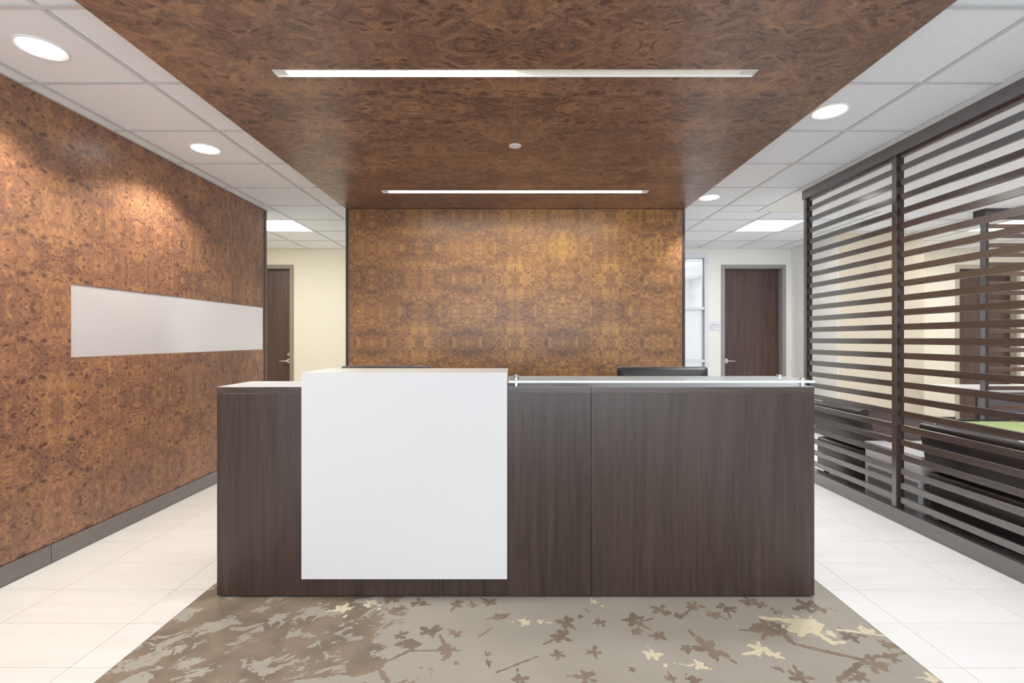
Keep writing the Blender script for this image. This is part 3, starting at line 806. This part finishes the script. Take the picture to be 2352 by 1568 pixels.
# ------------------------------------------------------------------ reception desk
DX0, DX1, DY = -1.522, 1.5286, 2.455
desk = thing('reception_desk', (0, 2.85, 0), 'long dark wood reception counter with white front panel and glass shelf, on the carpet', 'desk')
DZ = 1.0756; q = 0.0008
PZ0, PZ1 = 0.010, DZ - 0.0345
for a, b in ((DX0, -0.369), (-0.369, 0.3888), (0.3888, DX1)):
    obj('front_panel', mb((a + q, b - q, DY, DY + 0.022, PZ0, PZ1), bev=0.0008, seg=1), M['desk_v'], desk)
obj('plinth', mb((DX0 + 0.015, DX1 - 0.015, DY + 0.015, DY + 0.06, 0, PZ0 + 0.02)), M['black_metal'], desk)
obj('reveal_strip', mb((DX0 + 0.002, DX1 - 0.002, DY + 0.003, DY + 0.022, PZ1, DZ - 0.031)), M['trim_brown'], desk)
for a, b in ((DX0, 0.3888), (0.3888, DX1)):
    obj('deck_top', mb((a + q * 0.5, b - q * 0.5, DY, 2.778, DZ - 0.031, DZ - 0.0012), bev=0.0008, seg=1), M['desk_h'], desk)
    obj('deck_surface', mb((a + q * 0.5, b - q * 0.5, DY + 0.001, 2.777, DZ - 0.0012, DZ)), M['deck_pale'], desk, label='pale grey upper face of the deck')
for a, b in ((DX0, DX0 + 0.025), (DX1 - 0.025, DX1)):
    obj('side_panel', mb((a + q, b - q, DY + 0.0225, 2.76, 0.0, DZ - 0.0315), (a + q, b - q, 2.76, 2.778, 0.0, 0.71)), M['desk_v'], desk)
obj('rear_panel', mb((DX0 + 0.026, DX1 - 0.026, 2.735, 2.757, 0.74, DZ - 0.0315)), M['desk_v'], desk)
wd = thing('work_desk', (0, 3.1, 0), 'low work desk hidden behind the reception counter, carrying both monitors', 'desk')
obj('worktop', mb((-1.50, 1.50, 2.795, 3.40, 0.711, 0.739), bev=0.002), M['desk_h'], wd)
for xx in (-1.48, -0.015, 1.45): obj('side_panel', mb((xx, xx + 0.03, 2.80, 3.36, 0, 0.711)), M['desk_v'], wd)
# white waterfall panel folded over the front and top
WPX0, WPX1, WPY, WPZ0, WPZ1 = -1.082, -0.040, 2.435, 0.1036, 1.150
bm = bmesh.new()
prism(bm, [(WPY, WPZ0), (DY - 0.0005, WPZ0), (DY - 0.0005, DZ + 0.0005), (2.775, DZ + 0.0005), (2.790, DZ + 0.0005), (2.790, WPZ1), (WPY, WPZ1)], 0, WPX0, WPX1)
bmesh.ops.bevel(bm, geom=[e for e in bm.edges], offset=0.0012, segments=2, affect='EDGES')
obj('waterfall_panel', bm, M['white_gloss'], desk, label='glossy white panel folded over desk front and top')

gs = empty('glass_shelf', (0.742, 2.59, DZ)); gs.parent = desk; gs.location = WLOC[gs] - WLOC[desk]
gs['label'] = 'clear glass shelf on steel standoffs'
GX0_, GX1_, GYa, GYb, GZ0, GZ1 = -0.034, 1.520, 2.437, 2.745, 1.097, 1.108
ge = 0.004
obj('glass_pane', mb((GX0_ + ge, GX1_ - ge, GYa + ge, GYb - ge, GZ0, GZ1)), M['glass'], gs)
obj('glass_edge', mb((GX0_, GX1_, GYa, GYa + ge, GZ0, GZ1), (GX0_, GX1_, GYb - ge, GYb, GZ0, GZ1), (GX0_, GX0_ + ge, GYa + ge, GYb - ge, GZ0, GZ1), (GX1_ - ge, GX1_, GYa + ge, GYb - ge, GZ0, GZ1)), M['glass_edge'], gs, label='glass edge coloured pale for the light it catches')
for x, y in ((0.006, 2.49), (1.486, 2.49), (0.006, 2.705), (1.486, 2.705)):
    bm = bmesh.new()
    lathe(bm, [(0.015, DZ), (0.015, GZ0)], (x, y, 0), 24)
    obj('standoff', bm, M['chrome'], gs, True)
    bm = bmesh.new()
    lathe(bm, [(0.0165, GZ1), (0.0165, GZ1 + 0.010), (0.0145, GZ1 + 0.012)], (x, y, 0), 24)
    obj('cap', bm, M['chrome'], gs, True)

def monitor(cx, cy, w, top, tilt, label):
    t = thing('computer_monitor', (cx, cy, 0.739), label, 'monitor', 'computer monitors on the desk')
    h = 0.335
    z0 = top - h
    rc = 0.016
    # rounded outline, back shell bulging towards the front of the desk
    bm = bmesh.new()
    def outline(ins, y):
        pts = []
        for sx, sz, a0 in ((1, 1, 0), (-1, 1, 90), (-1, -1, 180), (1, -1, 270)):
            for k in range(5):
                a = math.radians(a0 + k * 22.5)
                pts.append(bm.verts.new((cx + sx * (w / 2 - ins - rc) + rc * math.cos(a), y, (z0 + top) / 2 + sz * (h / 2 - ins - rc) + rc * math.sin(a))))
        return pts
    rings = [outline(0.0, cy + 0.012), outline(0.0, cy + 0.0), outline(0.006, cy - 0.012), outline(0.035, cy - 0.030), outline(0.09, cy - 0.040)]
    for A, B in zip(rings, rings[1:]):
        n = len(A)
        for i in range(n): bm.faces.new((A[i], A[(i + 1) % n], B[(i + 1) % n], B[i]))
    bm.faces.new(rings[0]); bm.faces.new(rings[-1])
    bmesh.ops.recalc_face_normals(bm, faces=bm.faces[:])
    M3 = Matrix.Rotation(tilt, 3, 'Z')
    bmesh.ops.rotate(bm, cent=(cx, cy, 0), matrix=M3, verts=bm.verts[:])
    obj('back_shell', bm, M['black_plastic'], t, True)
    bm = mb((cx - w / 2 + 0.004, cx + w / 2 - 0.004, cy + 0.0121, cy + 0.018, z0 + 0.004, top + 0.0012), bev=0.002)
    bmesh.ops.rotate(bm, cent=(cx, cy, 0), matrix=M3, verts=bm.verts[:])
    obj('bezel', bm, M['grey_plastic'], t)
    bm = mb((cx - w / 2 + 0.02, cx + w / 2 - 0.02, cy + 0.018, cy + 0.019, z0 + 0.03, top - 0.015))
    bmesh.ops.rotate(bm, cent=(cx, cy, 0), matrix=M3, verts=bm.verts[:])
    obj('screen', bm, M['screen_off'], t)
    obj('stand_neck', mb((cx - 0.03, cx + 0.03, cy - 0.058, cy - 0.041, 0.749, z0 + 0.16), bev=0.004), M['black_plastic'], t)
    obj('stand_foot', mb((cx - 0.12, cx + 0.12, cy - 0.11, cy + 0.09, 0.739, 0.749), bev=0.003), M['black_plastic'], t)
monitor((1522 - 1183) * 3.0 / 1105, 3.0, 0.565, 1.145, 0.012, 'black monitor seen from behind, rising over the glass shelf')
monitor((886.5 - 1183) * 3.0 / 1105, 3.0, 0.562, 1.1495, -0.01, 'monitor almost hidden, only its top edge showing over the white panel')

# ------------------------------------------------------------------ slatted screens
def slat_bmesh(L, axis, t0, t1):
    return mb((t0, t1, 0, L, -0.0437, 0)) if axis == 1 else mb((0, L, t0, t1, -0.0437, 0))

scr = thing('slatted_screen', (2.79, 3.0, 0), 'large dark wood slatted screen on the right between lobby and lounge', 'room divider')
PX0, PX1 = 2.755, 2.813
posts = [4.552 - 1.074 * i for i in range(5)]                # near faces
bz = 0.103
for i, y in enumerate(posts):
    if y < -0.2: continue
    pt = obj('post', mb((PX0 + 0.003, PX1, y, y + 0.041, bz, 2.645), bev=0.0012), M['wood_z'], scr)
    obj('sheen_strip', mb((PX0, PX0 + 0.003, y, y + 0.041, bz, 2.645), bev=0.0008, seg=1), M['wood_zl'], pt)  # added glossy strip so only this side of the post shows sheen
cuts = [4.600] + [p + 0.020 for p in posts[1:]]
for a, b in zip(cuts, cuts[1:]):
    obj('top_beam', mb((XR, 2.835, b + 0.0006, a - 0.0006, 2.645, CZ), bev=0.0015), M['wood_y'], scr)
    obj('base_rail', mb((2.740, 2.838, b + 0.0006, a - 0.0006, 0, bz), (2.752, 2.760, b + 0.0006, a - 0.0006, bz, bz + 0.002), bev=0.0012), M['wood_y'], scr)
first = None
for a, b in zip(posts, posts[1:]):
    L = a - b - 0.041
    for k in range(-11, 14):
        z = 1.324 + 0.1036 * k
        if k == 13: z = 2.660
        if first is None:
            bm = slat_bmesh(L, 1, 2.773, 2.795)
            bmesh.ops.translate(bm, vec=(0, b + 0.041, z), verts=bm.verts[:])
            bmesh.ops.bevel(bm, geom=bm.edges[:], offset=0.0015, segments=1, affect='EDGES')
            first = obj('slat', bm, M['wood_y'], scr)
            off = WLOC[first] - Vector((2.784, b + 0.041 + L / 2, z))
        else: instance(first, 'slat', Vector((2.784, b + 0.041 + L / 2, z)) + off, scr)

S2Y, S2X = 5.21, 5.090
scr2 = thing('slatted_screen', (S2X + 0.6, S2Y + 0.03, 0), 'smaller slatted screen across the far side of the lounge, with slats of browner wood', 'room divider')
for x in (S2X, S2X + 1.115, S2X + 2.23):
    pt = obj('post', mb((x + 0.003, x + 0.041, S2Y, S2Y + 0.058, bz, 2.645), bev=0.0012), M['wood_z'], scr2)
    obj('sheen_strip', mb((x, x + 0.003, S2Y, S2Y + 0.058, bz, 2.645), bev=0.0008, seg=1), M['wood_zl'], pt)  # same added sheen strip on the far screen's posts
obj('top_beam', mb((S2X - 0.008, S2X + 2.28, S2Y - 0.012, S2Y + 0.13, 2.645, CZ), bev=0.0015), M['wood_xd'], scr2)
obj('base_rail', mb((S2X - 0.008, S2X + 2.28, S2Y - 0.012, S2Y + 0.086, 0, bz), bev=0.0015), M['wood_x'], scr2)
first = None
for xo in (S2X, S2X + 1.115):
    for k in range(-11, 13):
        z = 1.324 + 0.1036 * k
        if first is None:
            bm = mb((xo + 0.041, xo + 1.115, S2Y + 0.018, S2Y + 0.040, z - 0.0437, z), bev=0.0015, seg=1)
            first = obj('slat', bm, M['wood_x'], scr2)
            off = WLOC[first] - Vector((xo, 0, z))
        else: instance(first, 'slat', Vector((xo, 0, z)) + off, scr2)

# ------------------------------------------------------------------ lounge furniture behind the screen
def lounge_chair(y0, y1, label):
    t = thing('lounge_chair', (3.35, (y0 + y1) / 2, 0), label, 'chair', 'dark leather lounge chairs behind the slatted screen')
    # base slab with a rolled top edge
    bm = mb((3.0, 3.66, y0 + 0.005, y1 - 0.005, 0.04, 0.355), bev=0.03, seg=4)
    obj('base', bm, M['leather'], t, True)
    obj('seat_cushion', mb((3.03, 3.69, y0 + 0.075, y1 - 0.075, 0.345, 0.455), bev=0.035, seg=4), M['leather'], t, True)
    # leaning back with a rolled top
    bm = bmesh.new()
    pts = [(3.000, 0.42), (2.952, 0.665)]
    for k in range(9):
        a = math.radians(190 - k * 25)
        pts.append((2.992 + 0.040 * math.cos(a), 0.675 + 0.036 * math.sin(a)))
    pts += [(3.115, 0.42)]
    prism(bm, pts, 1, y0 - 0.004, y1 + 0.004)
    obj('backrest', bm, M['leather'], t, True)
    bm = bmesh.new(); tube(bm, [(2.951, y0 + 0.004, 0.664), (2.951, y1 - 0.004, 0.664)], 0.004, 8)
    obj('piping', bm, M['leather_b'], t, True)
    for a, b in ((y0, y0 + 0.068), (y1 - 0.068, y1)):
        bm = bmesh.new()
        prism(bm, [(3.05, 0.36), (3.03, 0.55), (3.03, 0.695), (3.10, 0.69), (3.60, 0.585), (3.66, 0.56), (3.66, 0.36)], 1, a, b)
        bmesh.ops.bevel(bm, geom=bm.edges[:], offset=0.008, segments=2, affect='EDGES', clamp_overlap=True)
        bmesh.ops.recalc_face_normals(bm, faces=bm.faces[:])
        ar = obj('armrest', bm, M['leather_b'], t, True)
        bm = bmesh.new(); tube(bm, [(3.05, (a + b) / 2, 0.698), (3.10, (a + b) / 2, 0.692), (3.60, (a + b) / 2, 0.588), (3.655, (a + b) / 2, 0.562)], 0.012, 10)
        obj('arm_roll', bm, M['leather'], ar, True)
    for x in (3.06, 3.58):
        for y in (y0 + 0.07, y1 - 0.07):
            bm = bmesh.new(); cyl(bm, (x, y, 0.02), 2, 0.022, 0.042, 16)
            obj('foot', bm, M['black_metal'], t, True)
lounge_chair(4.135, 4.80, 'dark leather lounge chair behind the left bay of slats, beyond the white side table')
lounge_chair(2.76, 3.51, 'dark leather lounge chair at the right edge, back against the near slats')

st = thing('side_table', (3.3, 3.84, 0), 'white framed cube side table between the two leather lounge chairs', 'table')
TX0, TX1, TY0, TY1 = 3.0, 3.60, 3.56, 4.12
w = 0.022
obj('table_top', mb((TX0 - 0.004, TX1 + 0.004, TY0 - 0.004, TY1 + 0.004, 0.428, 0.448), bev=0.003), M['table_white'], st)
for x in (TX0, TX1 - w):
    for y in (TY0, TY1 - w):
        obj('leg', mb((x, x + w, y, y + w, 0.0, 0.428)), M['table_white'], st)
obj('bottom_rail', mb((TX0, TX0 + w, TY0 + w, TY1 - w, 0.02, 0.045), (TX1 - w, TX1, TY0 + w, TY1 - w, 0.02, 0.045), (TX0 + w, TX1 - w, TY0, TY0 + w, 0.02, 0.045), (TX0 + w, TX1 - w, TY1 - w, TY1, 0.02, 0.045)), M['table_white'], st)
obj('drawer_box', mb((TX0 + 0.006, TX1 - 0.006, TY0 + 0.006, TY1 - 0.006, 0.245, 0.428)), M['table_white'], st)
obj('lower_panel', mb((TX0 + 0.008, TX1 - 0.008, TY0 + 0.008, TY1 - 0.008, 0.045, 0.244)), M['table_grey'], st)

ch = thing('side_chair', (4.95, 4.85, 0), 'low chair with lime green seat in front of the far slatted screen', 'chair')
obj('seat_cushion', mb((4.66, 5.24, 4.58, 5.08, 0.375, 0.455), bev=0.036, seg=5), M['green'], ch, True)
obj('seat_shell', mb((4.645, 5.255, 4.575, 5.10, 0.352, 0.380), bev=0.008), M['black_metal'], ch)
bm = bmesh.new(); tube(bm, [(4.65, 4.6, 0.375), (4.64, 5.05, 0.43), (4.67, 5.11, 0.46), (5.23, 5.11, 0.46), (5.26, 5.05, 0.43), (5.25, 4.6, 0.375)], 0.010, 10)
obj('frame_rim', bm, M['black_metal'], ch, True)
for x in (4.68, 5.22):
    for y in (4.61, 5.06):
        bm = bmesh.new(); cyl(bm, (x, y, 0.177), 2, 0.012, 0.354, 12)
        obj('leg', bm, M['black_metal'], ch, True)

tb = thing('work_table', (5.95, 5.75, 0), 'white topped table with slate grey front panel beyond the far slatted screen', 'table')
obj('table_top', mb((5.25, 6.65, 5.42, 6.12, 0.715, 0.742), bev=0.004), M['table_white'], tb)
obj('front_panel', mb((5.26, 6.64, 5.45, 5.47, 0.47, 0.715), bev=0.003), M['grey_panel'], tb)
for x in (5.28, 6.58):
    for y in ((5.48, 6.06) if x > 6 else (5.48,)):
        obj('leg', mb((x, x + 0.04, y, y + 0.04, 0, 0.715)), M['black_metal'], tb)
